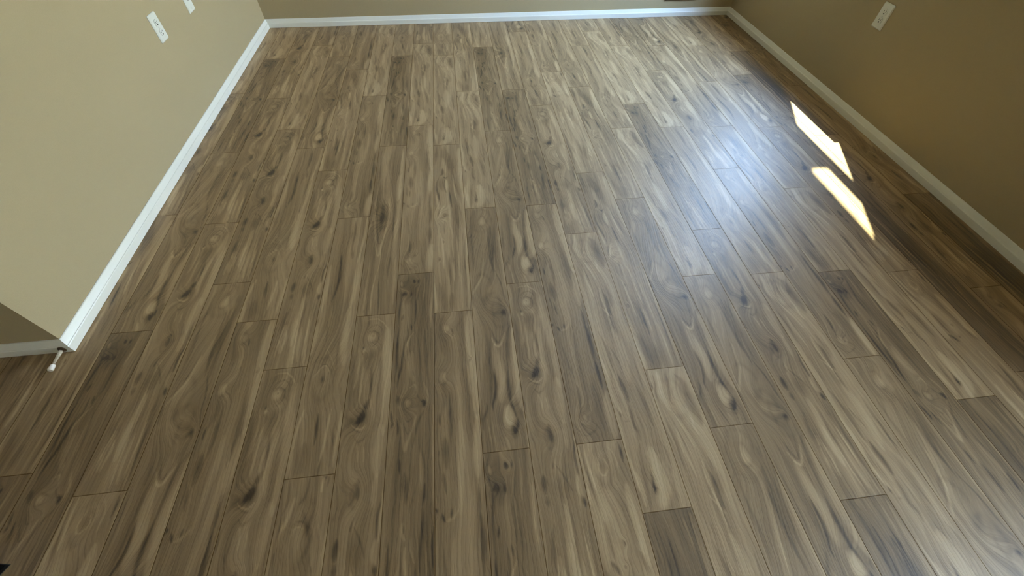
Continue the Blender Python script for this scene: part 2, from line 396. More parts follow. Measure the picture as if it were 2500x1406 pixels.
  ('K',0.35,(0.1, 0.1),[(0.19,1.85)]),
  ('K',-0.7,(0.02, 0.02),[(0.88,1.44)]),
  ('K',0.4,(0.1, 0.1),[(0.29,7.17)]),
 ],
 'G': [
  ('S',0.6,0.06,[(0.03,0.04),(0.04,0.32),(0.06,0.61),(0.05,0.92),(0.05,1.18)]),
  ('S',-0.65,0.04,[(0.07,0.03),(0.07,0.38),(0.11,0.68),(0.16,0.99),(0.18,1.21),(0.21,1.48)]),
  ('S',-0.7,0.08,[(0.22,1.46),(0.24,1.68),(0.24,1.88),(0.26,2.09)]),
  ('S',0.6,0.05,[(0.15,0.02),(0.15,0.33),(0.19,0.67),(0.21,0.94)]),
  ('S',-0.4,0.03,[(0.26,0.05),(0.21,0.43),(0.22,0.73)]),
  ('S',0.5,0.22,[(0.05,0.92),(0.08,1.29),(0.08,1.61),(0.07,1.94),(0.09,2.25)]),
  ('S',-0.85,0.06,[(0.89,0.04),(0.91,0.25),(0.89,0.47)]),
  ('S',-0.35,0.24,[(0.76,0.13),(0.75,0.56),(0.75,0.94),(0.73,1.34),(0.75,1.69),(0.76,2.02)]),
  ('S',0.3,0.3,[(0.39,0.96),(0.43,1.33),(0.48,1.66),(0.48,2.07)]),
  ('S',-0.5,0.05,[(0.84,0.86),(0.81,1.23),(0.81,1.61),(0.81,1.86)]),
  ('S',-0.5,0.1,[(0.74,1.99),(0.79,2.18),(0.83,2.40)]),
  ('S',-0.9,0.09,[(0.19,2.16),(0.26,2.24),(0.32,2.35)]),
  ('S',0.35,0.03,[(0.67,0.16),(0.76,0.38),(0.74,0.69)]),
  ('S',0.5,0.03,[(0.42,0.26),(0.36,0.51),(0.43,0.68),(0.57,0.54),(0.52,0.37)]),
  ('S',-0.35,0.1,[(0.32,1.38),(0.34,1.73),(0.39,1.98)]),
  ('S',0.6,0.14,[(0.83,0.90),(0.82,1.26),(0.83,1.62),(0.84,1.95),(0.86,2.27)]),
  ('K',-0.4,(0.1, 0.1),[(0.47,0.47)]),
  ('K',0.3,(0.2, 0.2),[(0.46,0.48)]),
  ('K',-0.7,(0.025, 0.03),[(0.52,1.88)]),
  ('K',-0.6,(0.02, 0.02),[(0.45,2.24)]),
 ],
 'H': [
  ('S',-0.5,0.3,[(0.37,0.09),(0.43,0.55),(0.58,1.27),(0.66,1.88)]),
  ('S',-0.45,0.12,[(0.11,0.10),(0.11,0.64),(0.06,1.22)]),
  ('S',0.3,0.12,[(0.34,0.86),(0.38,1.25),(0.41,1.71)]),
  ('S',-0.9,0.09,[(0.32,1.47),(0.30,1.77),(0.23,1.87)]),
  ('S',-0.85,0.06,[(0.34,1.95),(0.41,2.03),(0.49,1.95)]),
  ('S',-0.9,0.06,[(0.21,1.91),(0.12,2.18),(0.10,2.53),(0.16,2.87),(0.20,3.20),(0.22,3.52)]),
  ('S',-0.45,0.14,[(0.28,1.98),(0.25,2.40),(0.31,2.75)]),
  ('S',-0.75,0.04,[(0.37,2.14),(0.34,2.41),(0.37,2.62),(0.43,2.83)]),
  ('S',0.55,0.1,[(0.44,2.18),(0.43,2.42),(0.44,2.66)]),
  ('S',-0.9,0.06,[(0.51,2.71),(0.54,3.04),(0.56,3.37),(0.59,3.59)]),
  ('S',-0.7,0.05,[(0.21,3.58),(0.17,3.73),(0.12,4.03)]),
  ('S',-0.4,0.14,[(0.29,3.72),(0.29,3.96),(0.18,4.07)]),
  ('S',0.55,0.04,[(0.36,3.50),(0.25,3.65),(0.17,3.92),(0.12,4.06)]),
  ('S',-0.55,0.03,[(0.05,2.10),(0.04,2.66),(0.05,3.32),(0.08,3.79)]),
  ('S',0.5,0.05,[(0.09,2.86),(0.13,3.32),(0.15,3.58)]),
  ('S',-0.5,0.07,[(0.68,1.47),(0.69,2.17),(0.76,2.59),(0.83,3.00),(0.86,3.27)]),
  ('S',-0.4,0.05,[(0.75,3.06),(0.81,3.55),(0.88,4.02),(0.89,4.55)]),
  ('S',0.65,0.34,[(0.94,0.31),(1.00,1.12),(1.03,1.88),(1.07,2.59),(1.10,3.26),(1.12,3.61)]),
  ('S',0.5,0.04,[(0.66,1.88),(0.69,2.72),(0.74,3.13)]),
  ('S',0.5,0.07,[(0.50,3.42),(0.51,3.98),(0.52,4.57)]),
  ('S',-0.5,0.06,[(0.34,4.15),(0.32,4.55)]),
  ('S',-0.3,0.12,[(0.69,3.38),(0.71,4.00),(0.77,4.60)]),
  ('S',-0.55,0.02,[(1.01,0.44),(0.99,1.12),(0.98,1.50)]),
  ('S',-0.5,0.05,[(0.32,4.45),(0.33,4.77)]),
  ('S',0.5,0.05,[(0.18,4.67),(0.25,5.11),(0.28,5.66),(0.29,6.19)]),
  ('S',0.5,0.05,[(0.53,4.41),(0.57,4.86),(0.56,5.28),(0.58,5.83)]),
  ('S',0.45,0.04,[(0.66,4.72),(0.70,5.38),(0.72,5.97),(0.71,6.51)]),
  ('S',-0.95,0.07,[(0.44,5.63),(0.44,5.97),(0.45,6.33),(0.46,6.58),(0.45,6.83)]),
  ('S',0.4,0.05,[(0.54,5.95),(0.55,6.34),(0.56,6.66)]),
  ('S',-0.45,0.05,[(0.34,5.43),(0.37,5.96),(0.38,6.42)]),
  ('S',-0.6,0.03,[(0.88,4.80),(0.86,5.40),(0.89,6.02),(0.89,6.86),(0.87,7.55)]),
  ('S',-0.55,0.03,[(1.02,4.90),(1.02,5.66),(1.01,6.39),(1.03,7.00)]),
  ('S',0.55,0.08,[(0.98,4.60),(0.98,5.33),(0.97,6.13),(0.97,6.87),(0.93,7.67)]),
  ('S',-0.35,0.2,[(0.15,6.67),(0.22,7.14),(0.32,7.66)]),
  ('S',-0.35,0.15,[(0.49,7.06),(0.47,7.66)]),
  ('S',0.45,0.08,[(-0.01,6.60),(0.02,7.01),(0.06,7.46),(0.05,7.66)]),
  ('S',-0.4,0.04,[(0.60,5.43),(0.60,5.88),(0.63,6.35)]),
  ('S',0.4,0.04,[(0.76,6.36),(0.77,6.97),(0.75,7.69)]),
  ('K',-0.7,(0.04, 0.05),[(1.12,1.68)]),
  ('K',-0.6,(0.025, 0.03),[(0.18,5.80)]),
  ('K',-0.5,(0.02, 0.03),[(0.30,5.09)]),
  ('K',0.3,(0.1, 0.1),[(0.27,3.90)]),
 ],
 'J': [
  ('S',-0.75,0.1,[(0.57,0.13),(0.61,0.73),(0.59,1.16),(0.59,1.42)]),
  ('S',0.5,0.07,[(0.92,-0.17),(0.93,0.63),(0.87,1.49),(0.81,2.01)]),
  ('S',-0.5,0.06,[(0.60,1.24),(0.66,1.74),(0.66,1.50)]),
  ('S',-0.85,0.08,[(0.33,1.47),(0.36,1.95),(0.39,2.45),(0.37,2.82),(0.31,3.16),(0.28,3.33)]),
  ('S',0.5,0.14,[(0.87,1.60),(0.86,2.28),(0.85,2.94),(0.81,3.52)]),
  ('S',-0.4,0.05,[(0.74,1.95),(0.75,2.57),(0.77,3.18),(0.74,3.65)]),
  ('S',0.45,0.12,[(0.09,2.00),(0.10,2.68),(0.06,3.27),(0.03,3.77)]),
  ('S',0.5,0.2,[(0.81,3.52),(0.77,4.10),(0.79,4.65),(0.84,5.19)]),
  ('S',-0.45,0.06,[(0.79,3.59),(0.72,4.10),(0.68,4.52),(0.65,4.89),(0.71,5.32)]),
  ('S',-0.45,0.03,[(0.28,3.86),(0.32,4.27),(0.33,4.54)]),
  ('S',0.3,0.12,[(0.04,3.96),(0.04,4.39),(0.04,4.83)]),
  ('S',-0.5,0.03,[(0.34,4.57),(0.26,4.88),(0.15,5.09),(0.05,5.30)]),
  ('S',0.5,0.03,[(0.22,5.47),(0.33,5.30),(0.46,5.23),(0.56,5.41)]),
  ('S',-0.4,0.03,[(0.23,5.40),(0.34,5.22),(0.48,5.20),(0.60,5.41),(0.64,5.65)]),
  ('S',0.35,0.03,[(0.42,4.78),(0.55,5.05),(0.66,5.31)]),
  ('S',-0.9,0.06,[(0.47,6.38),(0.47,6.62),(0.48,6.88),(0.46,7.11)]),
  ('S',0.6,0.05,[(0.14,6.26),(0.08,6.57),(0.06,6.85),(0.06,7.10)]),
  ('S',0.6,0.05,[(0.73,6.33),(0.70,6.72),(0.67,7.17),(0.63,7.50)]),
  ('S',0.6,0.06,[(0.96,6.35),(0.95,6.75),(0.93,7.13),(0.94,7.56)]),
  ('S',-0.45,0.04,[(0.85,6.55),(0.84,6.99),(0.85,7.41),(0.87,7.69)]),
  ('S',-0.35,0.3,[(0.29,7.05),(0.28,7.37),(0.26,7.66)]),
  ('S',0.4,0.05,[(0.05,7.05),(0.07,7.39),(0.10,7.67)]),
  ('S',0.4,0.18,[(-0.21,6.62),(-0.18,7.12),(-0.14,7.53)]),
  ('S',-0.4,0.04,[(0.67,7.17),(0.66,7.53),(0.64,7.71)]),
  ('K',-0.85,(0.05, 0.08),[(0.42,5.58)]),
  ('K',0.25,(0.25, 0.3),[(0.41,5.52)]),
 ],
 'I': [
  ('S',-0.6,0.05,[(0.13,0.03),(0.16,0.25),(0.16,0.46),(0.09,0.66)]),
  ('S',-0.55,0.05,[(0.52,0.03),(0.51,0.20),(0.48,0.37),(0.39,0.53)]),
  ('S',0.6,0.05,[(0.79,0.06),(0.78,0.28)]),
  ('S',-0.85,0.04,[(0.85,-0.00),(0.83,0.06)]),
  ('S',-0.6,0.03,[(0.91,0.01),(0.88,0.20)]),
  ('S',0.5,0.07,[(0.28,0.39),(0.25,0.60),(0.19,0.83),(0.13,0.96),(0.09,1.24)]),
  ('S',-0.5,0.05,[(0.10,0.70),(0.09,1.05),(0.10,1.39),(0.13,1.60)]),
  ('S',-0.4,0.12,[(0.47,0.60),(0.58,0.84),(0.69,1.10),(0.66,1.40)]),
  ('S',-0.45,0.03,[(0.31,1.00),(0.35,0.85),(0.49,0.81),(0.66,0.91),(0.76,1.13),(0.74,1.35)]),
  ('S',0.4,0.03,[(0.36,1.04),(0.40,0.91),(0.53,0.91)]),
  ('S',0.4,0.04,[(0.66,0.52),(0.78,0.84),(0.91,1.15)]),
  ('S',-0.4,0.04,[(0.62,0.43),(0.74,0.73),(0.85,1.04)]),
  ('S',-0.6,0.03,[(0.79,1.54),(0.81,1.68)]),
  ('S',0.4,0.1,[(1.01,0.97),(1.00,1.31),(1.00,1.67)]),
  ('S',0.4,0.16,[(-0.09,0.22),(-0.09,0.64),(-0.12,1.12)]),
  ('K',0.4,(0.13, 0.2),[(0.51,1.16)]),
  ('K',-0.3,(0.25, 0.4),[(0.53,1.14)]),
 ],
}

# ------------------------------------------------------------------ floor: plank designs
OFFSET = {-9: 3.3, -8: 6.6, -7: 2.75, -6: 7.96, -5: 6.6, -4: 5.14, -3: 2.60, -2: 6.46, -1: 0.07, 0: 6.35, 1: 2.66,
          2: 7.13, 3: 2.62, 4: 1.18, 5: 4.15, 6: 2.63, 7: 6.87, 8: .95, 9: 6.75, 10: 3.9, 11: 6.61, 12: 2.61,
          13: 6.4, 14: 3.1, 15: 5.6, 16: 1.9}
SLOT = {-9: 'DHBC', -8: 'DADC', -7: 'GBBB', -6: 'ABCE', -5: 'EJAJ', -4: 'BBHE', -3: 'IJEC', -2: 'BLDJ', -1: 'JDECB',
        0: 'EHCJ', 1: 'DACH', 2: 'BADG', 3: 'GEDL', 4: 'KCBJ', 5: 'CHGE', 6: 'AAHJ', 7: 'ACJH', 8: 'KBDC', 9: 'CJCE',
        10: 'AEBD', 11: 'DHEA', 12: 'KCJL', 13: 'GBAC', 14: 'HKDB', 15: 'EBKJ', 16: 'CKJD'}
# the first letter is the plank whose far end lies at OFFSET, the next ones follow away from the camera
BASE = dict(A=-.08, B=-.10, C=.10, D=-.22, E=-.14, G=.02, H=.02, I=-.10, J=-.04, K=-.38, L=-.12)
PROTO['K'] = [('S', -.35, .55, [(.35, .1), (.38, 2.0), (.34, 4.2), (.4, 6.5)]), ('S', .6, .16, [(.93, .1), (.90, 2.5), (.93, 5), (.92, 7.6)]),
              ('S', .4, .1, [(.76, .2), (.80, 1.6), (.76, 3.0)]), ('S', -.5, .06, [(.2, .3), (.25, 1.6), (.2, 2.8)]), ('S', -.5, .05, [(.5, .6), (.55, 1.8), (.5, 3.3)])]
PROTO['L'] = [('K', -.45, .13, [(.38, 3.95)]), ('K', -.3, .3, [(.4, 3.9)]), ('S', -.55, .14, [(.36, 3.3), (.40, 3.9), (.36, 4.6)]),
              ('S', .45, .05, [(.2, 3.0), (.16, 3.9), (.24, 4.8), (.38, 5.6), (.5, 4.8), (.6, 4.0), (.55, 3.0)]),
              ('S', -.45, .04, [(.28, 2.6), (.22, 3.6), (.3, 4.7), (.4, 5.1), (.48, 4.6), (.52, 3.6), (.45, 2.6)]),
              ('S', .55, .13, [(.88, .2), (.9, 2.4), (.86, 4.6), (.92, 7.4)]), ('S', -.6, .04, [(.74, 3.1), (.76, 4.6), (.72, 6.0)]),
              ('S', -.45, .05, [(.12, .3), (.15, 1.9), (.1, 3.2)]), ('S', -.5, .08, [(.5, .4), (.45, 1.2), (.5, 2.0)])]
EXTRA = {'B': (5.6, 7.6, 14), 'G': (2.3, 7.6, 26), 'I': (1.7, 7.6, 30), 'K': (0.2, 7.5, 14), 'L': (0.2, 7.5, 12), 'C': (2.0, 3.0, 4), 'D': (6.5, 7.6, 6)}

def vnoise(x, y, seed):
    rs = np.random.RandomState(seed); T = rs.rand(64, 256)
    xi = np.floor(x).astype(int); yi = np.floor(y).astype(int)
    fx = x - xi; fy = y - yi; fx = fx*fx*(3-2*fx); fy = fy*fy*(3-2*fy)
    g = lambda a, b: T[a % 64, b % 256]
    return ((g(xi, yi)*(1-fx) + g(xi+1, yi)*fx)*(1-fy) + (g(xi, yi+1)*(1-fx) + g(xi+1, yi+1)*fx)*fy)*2 - 1

def catmull(pts, step=.06):
    P = [np.array(q, float) for q in pts]
    if len(P) < 2: return np.array(P)
    P = [2*P[0]-P[1]] + P + [2*P[-1]-P[-2]]
    out = []
    for i in range(1, len(P)-2):
        n = max(2, int(np.linalg.norm(P[i+1]-P[i])/step))
        for k in range(n):
            t = k/n; a, b, c, d = P[i-1], P[i], P[i+1], P[i+2]
            out.append(.5*((2*b)+(-a+c)*t+(2*a-5*b+4*c-d)*t*t+(-a+3*b-3*c+d)*t**3))
    out.append(P[-2]); return np.array(out)

NU, NV = 48, 252
def design(key, idx):
    U, V = np.meshgrid(np.linspace(0, 1, NU+1), np.linspace(0, LP, NV+1), indexing='ij')
    feats = list(PROTO[key])
    rs = np.random.RandomState(100+idx)
    if key in EXTRA:
        v0, v1, n = EXTRA[key]
        for _ in range(n):
            c = rs.uniform(.05, .95); L = rs.uniform(.5, 2.2); a = rs.uniform(v0, max(v0+.1, v1-L*.6)); s = rs.uniform(-.06, .06)
            pts = [(c+s*t+rs.uniform(-.03, .03), min(a+L*t, 7.7)) for t in (0, .33, .66, 1)]
            feats.append(('S', rs.choice([-.75, -.5, -.35, .4, .55]), rs.choice([.03, .04, .05, .08, .14]), pts))
    Uw = U + .007*vnoise(U*5, V*1.7, idx*7+1) + .006*vnoise(U*13, V*5, idx*7+2)
    Vw = V + .02*vnoise(U*5, V*.9, idx*7+3) + .02*vnoise(U*14, V*4, idx*7+4)
    tone = np.full(U.shape, BASE[key]-.02) + .13*vnoise(U*3.4, V*.25, idx*7+5) + .05*vnoise(U*9, V*.7, idx*7+6)
    flow = U + .10*vnoise(U*1.4, V*.5, idx*7+7) + .035*vnoise(U*3.0, V*1.3, idx*7+8)
    dark = np.zeros(U.shape)
    for typ, tn, w, pts in feats:
        if typ == 'K':
            (ku, kv), (ru, rv) = pts[0], (w if isinstance(w, tuple) else (w, w))
            big = ru > .07
            U2, V2 = Uw + .03*vnoise(U*7, V*4, idx*7+20), Vw + .05*vnoise(U*6, V*3, idx*7+21)
            d2 = ((U2-ku)/(ru*.8))**2 + ((V2-kv)/(rv*1.35))**2
            m = np.exp(-d2**(1.6 if tn > 0 else 1.0))
            tone += (.35 if ru > .16 else .75)*tn*m
            flow += (.30 if tn > 0 else -.26)*max(.35, min(1, ru/.12))*np.exp(-(((Uw-ku)/(ru*2.2))**2 + ((Vw-kv)/(rv*3.0))**2))
            ring = np.sqrt(d2)
            tone += -.16*np.exp(-((ring-1.3)/.2)**2)*(.4+.6*np.clip(vnoise(U*7, V*5, idx*7+22)+.5, 0, 1))*(1 if ru > .05 else 0)
            continue
        Q = catmull(pts); n = len(Q); wt = np.sin(np.pi*np.clip((np.arange(n)+.5)/n, 0, 1))**(.75 if tn < 0 else .35)
        umin, umax = Q[:, 0].min()-w*1.6, Q[:, 0].max()+w*1.6
        i0, i1 = max(0, int((umin-.05)*NU)), min(NU+1, int((umax+.05)*NU)+2)
        j0, j1 = max(0, int((Q[:, 1].min()-w-.2)/LP*NV)), min(NV+1, int((Q[:, 1].max()+w+.2)/LP*NV)+2)
        if i1 <= i0 or j1 <= j0: continue
        uu, vv = Uw[i0:i1, j0:j1], Vw[i0:i1, j0:j1]
        best = np.zeros(uu.shape)
        for k in range(n-1):
            (ax, ay), (bx_, by) = Q[k], Q[k+1]
            ay_, by_ = ay*.9, by*.9
            dx, dy = bx_-ax, by_-ay_; L2 = dx*dx+dy*dy+1e-12
            t = np.clip(((uu-ax)*dx + (vv*.9-ay_)*dy)/L2, 0, 1)
            wk = wt[k]*(1-t) + wt[k+1]*t
            hw = np.maximum(.007, w*(.46 if tn < 0 else .5)*wk)
            d = np.sqrt((uu-ax-t*dx)**2 + (vv*.9-ay_-t*dy)**2)/hw
            soft = 1/(1+np.exp(np.minimum((d-1.0)*(4.0 if tn < 0 else 6.5), 40)))*wk**.5
            best = np.maximum(best, soft)
        if tn < 0: dark[i0:i1, j0:j1] = np.maximum(dark[i0:i1, j0:j1], best*-tn)
        else: tone[i0:i1, j0:j1] += best*tn*.75
    dark *= 1 + .18*vnoise(U*22, V*7, idx*7+9)
    tone = tone - dark*.66
    return tone.astype(np.float32), flow.astype(np.float32)

DESIGN = {k: design(k, i) for i, k in enumerate(sorted(PROTO))}

# the whole laid floor is one mesh; every plank is a grid of its own with its tone and grain flow stored on the vertices
vs, fs, tones, flows, pls = [], [], [], [], []
nv0 = 0
rng = random.Random(5)
Y_NEAR, Y_FAR = -12.0, 25.9
for row in range(-21, 17):
    off = OFFSET.get(row, rng.uniform(0, LP)); seq = SLOT.get(row, '')
    k = 0
    far = off
    while far > Y_NEAR: far -= LP
    far += LP
    while far - LP < Y_FAR:
        i = round((far-off)/LP)
        key = seq[i] if 0 <= i < len(seq) else rng.choice('ABCDEGHIJL')
        if row < -9 and far - LP > 6.5: far += LP; continue
        inview = -10 <= row and far > -1.5
        su, sv = (1, 1) if (inview and far < 14.2) else (2, 2) if inview else (6, 6)
        tone, flow = DESIGN[key]
        tone, flow = tone[::su, ::sv], flow[::su, ::sv]
        nu, nv = tone.shape
        U, V = np.meshgrid(np.linspace(0, 1, nu), np.linspace(0, LP, nv), indexing='ij')
        x = row + U
        if row == 16: x = np.minimum(16 + U*1.12, 17.12)
        y = far - V
        keep = (y[0] < Y_FAR + LP/nv) & (y[0] > Y_NEAR - .2)
        j = np.where(keep)[0]; j0, j1 = j[0], j[-1]+1
        x, y, U, V, tone, flow = (a[:, j0:j1] for a in (x, y, U, V, tone, flow))
        nv = x.shape[1]
        P = np.stack([x*S, np.minimum(y, Y_FAR)*S, np.zeros_like(x)], -1).reshape(-1, 3)
        vs.append(P)
        a = (np.arange(nu-1)[:, None]*nv + np.arange(nv-1)[None, :]).reshape(-1) + nv0
        fs.append(np.stack([a, a+1, a+nv+1, a+nv], -1))
        tones.append((tone + rng.uniform(-.05, .05)).reshape(-1)); flows.append(flow.reshape(-1))
        seed = rng.uniform(0, 40)
        pls.append(np.stack([U, V, np.full_like(U, seed)], -1).reshape(-1, 3))
        nv0 += nu*nv
        far += LP
vs = np.concatenate(vs).astype(np.float32); fs = np.concatenate(fs).astype(np.int32)
me = bpy.data.meshes.new('floor')
me.vertices.add(len(vs)); me.vertices.foreach_set('co', vs.ravel())
me.loops.add(len(fs)*4); me.loops.foreach_set('vertex_index', fs.ravel())
me.polygons.add(len(fs)); me.polygons.foreach_set('loop_start', np.arange(0, len(fs)*4, 4, dtype=np.int32))
me.update(calc_edges=True)
for nm, ty, arr in (('tone', 'FLOAT', np.concatenate(tones)), ('flow', 'FLOAT', np.concatenate(flows)), ('plank', 'FLOAT_VECTOR', np.concatenate(pls))):
    at = me.attributes.new(nm, ty, 'POINT')
    at.data.foreach_set('value' if ty == 'FLOAT' else 'vector', arr.astype(np.float32).ravel())
floor = structure(bpy.data.objects.new('floor', me)); COL.objects.link(floor)

M_FLOOR = bpy.data.materials.new('laminate_planks'); M_FLOOR.use_nodes = True
nt = M_FLOOR.node_tree; N, Lk = nt.nodes, nt.links
bs = N['Principled BSDF']
def node(t, **kw):
    n = N.new(t)
    for k, v in kw.items(): setattr(n, k, v)
    return n
def mth(op, a, b=None, c=None):
    n = node('ShaderNodeMath', operation=op)
    for i, q in enumerate((a, b, c)):
        if q is None: continue
        if isinstance(q, (int, float)): n.inputs[i].default_value = q
        else: Lk.new(q, n.inputs[i])
    return n.outputs[0]
aT = node('ShaderNodeAttribute', attribute_name='tone').outputs['Fac']
aF = node('ShaderNodeAttribute', attribute_name='flow').outputs['Fac']
aP = node('ShaderNodeAttribute', attribute_name='plank').outputs['Vector']
sp = node('ShaderNodeSeparateXYZ'); Lk.new(aP, sp.inputs[0])
pu, pv, ps = sp.outputs
def vec(x, y, z):
    c = node('ShaderNodeCombineXYZ')
    for i, q in enumerate((x, y, z)):
        if isinstance(q, (int, float)): c.inputs[i].default_value = q
        else: Lk.new(q, c.inputs[i])
    return c.outputs[0]
def noise(v, scale, detail=2.0, rough=.5, dist=0.0):
    n = node('ShaderNodeTexNoise'); n.inputs['Scale'].default_value = scale; n.inputs['Detail'].default_value = detail
    n.inputs['Roughness'].default_value = rough; n.inputs['Distortion'].default_value = dist
    Lk.new(v, n.inputs['Vector']); return n.outputs['Fac']
# streaks that follow the grain flow
n_band = noise(vec(mth('MULTIPLY', aF, 8.0), mth('MULTIPLY', pv, .20), ps), 1.0, 3.0, .55)
n_fine = noise(vec(mth('MULTIPLY', aF, 48.0), mth('MULTIPLY', pv, 1.1), ps), 1.0, 3.0, .6)
n_hair = noise(vec(mth('MULTIPLY', aF, 150.0), mth('MULTIPLY', pv, 4.0), ps), 1.0, 2.0, .6)
n_wob = noise(vec(mth('MULTIPLY', pu, 5.0), mth('MULTIPLY', pv, 2.2), ps), 1.0, 3.0, .6)
ring_ph = mth('ADD', mth('MULTIPLY', aF, 82.0), mth('MULTIPLY', n_wob, 11.0))
ring = mth('SINE', ring_ph)
ring_s = mth('MULTIPLY', mth('POWER', mth('ADD', mth('MULTIPLY', ring, .5), .5), 4.0), 1.0)
ring_mask = noise(vec(mth('MULTIPLY', pu, 2.2), mth('MULTIPLY', pv, .8), mth('ADD', ps, 9.0)), 1.0, 1.0)
ring_amt = mth('MULTIPLY', ring_s, mth('MULTIPLY', mth('SUBTRACT', ring_mask, .28), -.42))
# long dark veins here and there
vein_n = noise(vec(mth('MULTIPLY', aF, 9.0), mth('MULTIPLY', pv, .42), mth('ADD', ps, 17.0)), 1.0, 2.0, .5, .3)
vein = mth('MAXIMUM', mth('SUBTRACT', 1.0, mth('MULTIPLY', mth('ABSOLUTE', mth('SUBTRACT', vein_n, .5)), 42.0)), 0.0)
vein_mask = mth('MAXIMUM', mth('MULTIPLY', mth('SUBTRACT', noise(vec(mth('MULTIPLY', pu, 3.0), mth('MULTIPLY', pv, .7), mth('ADD', ps, 31.0)), 1.0, 1.0), .50), 4.0), 0.0)
vein_amt = mth('MULTIPLY', mth('MULTIPLY', vein, vein_mask), -.30)
T = mth('ADD', aT, mth('MULTIPLY', mth('SUBTRACT', n_band, .5), .75))
T = mth('ADD', T, mth('MULTIPLY', mth('SUBTRACT', n_fine, .5), .38))
T = mth('ADD', T, mth('MULTIPLY', mth('SUBTRACT', n_hair, .5), .20))
n_sap = noise(vec(mth('MULTIPLY', aF, 3.6), mth('MULTIPLY', pv, .16), mth('ADD', ps, 53.0)), 1.0, 2.5, .45)
sap = node('ShaderNodeMapRange', interpolation_type='SMOOTHSTEP'); sap.inputs['From Min'].default_value = .53; sap.inputs['From Max'].default_value = .575
sap.inputs['To Min'].default_value = -.03; sap.inputs['To Max'].default_value = .15; Lk.new(n_sap, sap.inputs['Value'])
T = mth('ADD', T, sap.outputs[0])
T = mth('ADD', T, ring_amt)
T = mth('ADD', T, vein_amt)
# joints between planks
eu = mth('MINIMUM', pu, mth('SUBTRACT', 1.0, pu)); ev = mth('MINIMUM', pv, mth('SUBTRACT', LP, pv))
ed = mth('MINIMUM', eu, ev)
gap = node('ShaderNodeMapRange'); gap.inputs['From Min'].default_value = .004; gap.inputs['From Max'].default_value = .013
gap.inputs['To Min'].default_value = 1.0; gap.inputs['To Max'].default_value = 0.0; Lk.new(ed, gap.inputs['Value'])
gap = gap.outputs[0]
ramp = node('ShaderNodeValToRGB')
Lk.new(mth('ADD', mth('MULTIPLY', T, .43), .515), ramp.inputs[0])
cr = ramp.color_ramp
cr.elements[0].position = .0; cr.elements[0].color = (.038, .020, .007, 1)
cr.elements[1].position = 1.0; cr.elements[1].color = (.70, .555, .31, 1)
for pos, c in ((.16, (.072, .042, .015, 1)), (.32, (.198, .124, .054, 1)), (.45, (.315, .205, .098, 1)), (.56, (.42, .284, .143, 1)), (.70, (.54, .385, .205, 1)), (.85, (.63, .468, .262, 1))):
    e = cr.elements.new(pos); e.color = c
mx = node('ShaderNodeMix', data_type='RGBA', blend_type='MULTIPLY'); mx.inputs[7].default_value = (.38, .34, .30, 1)
Lk.new(mth('MULTIPLY', gap, .75), mx.inputs[0]); Lk.new(ramp.outputs[0], mx.inputs[6])
Lk.new(mx.outputs[2], bs.inputs['Base Color'])
height = mth('ADD', mth('MULTIPLY', ring_s, -.35), mth('MULTIPLY', n_fine, .55))
height = mth('ADD', height, mth('MULTIPLY', gap, -1.2))
bp = node('ShaderNodeBump'); bp.inputs['Strength'].default_value = .5; bp.inputs['Distance'].default_value = .0007
Lk.new(height, bp.inputs['Height']); Lk.new(bp.outputs[0], bs.inputs['Normal'])
bs.inputs['Roughness'].default_value = .55
Lk.new(mth('MULTIPLY', mth('SUBTRACT', 1.0, gap), .9), bs.inputs['Specular IOR Level'])
Lk.new(mth('MULTIPLY', mth('SUBTRACT', 1.0, gap), .06), bs.inputs['Coat Weight'])
bs.inputs['Coat Roughness'].default_value = .23
me.materials.append(M_FLOOR)

# ------------------------------------------------------------------ walls, ceiling
XL, XR, YB, YC, ZC = -8.72, 17.12, 25.9, 6.29, 17.1
XE, YN = -20.0, -12.0           # far end of the side hall, wall behind the camera
TH = 1.05
WIN = {1: ('R', 16.35, 22.75, 4.2, 16.4), 2: ('E', 3.0, 4.9, 12.0, 14.8), 3: ('R', -8.8, -2.6, 0.6, 8.4)}  # low right-wall window is unseen, its height shaped to steepen the floor's light falloff
def wall_with_holes(name, axis, c0, c1, a0, a1, holes):
    """a wall of thickness c0..c1 on the X axis, running a0..a1 in Y, with window holes (y0,y1,z0,z1)"""
    b = MB(); y = a0
    for (h0, h1, z0, z1) in sorted(holes):
        b.box((c0, y, 0), (c1, h0, ZC)); b.box((c0, h0, 0), (c1, h1, z0)); b.box((c0, h0, z1), (c1, h1, ZC)); y = h1
    b.box((c0, y, 0), (c1, a1, ZC))
    return structure(b.build(name, M_WALL))
wall_with_holes('wall_right', 'x', XR, XR+TH, YN-TH, YB+TH, [WIN[1][1:], WIN[3][1:]])
structure(MB().box((XL-1, YB, 0), (XR, YB+TH, ZC)).build('wall_back', M_WALL))
structure(MB().strip(None, [(XL, YC, 0), (XL, YB, 0), (XL-1, YB, 0), (XL-1, YC+1, 0), (XE, YC+1, 0), (XE, YC, 0)],
                     [(XL, YC, ZC), (XL, YB, ZC), (XL-1, YB, ZC), (XL-1, YC+1, ZC), (XE, YC+1, ZC), (XE, YC, ZC)]).build('wall_left', M_WALL))
wall_with_holes('wall_hall', 'x', XE-TH, XE, YN-TH, YC+1, [WIN[2][1:]])
structure(MB().box((XE, YN-TH, 0), (XR, YN, ZC)).build('wall_near', M_WALL))
structure(MB().box((XE-TH, YN-TH, ZC), (XR+TH, YB+TH, ZC+.6)).build('ceiling', M_CEIL))

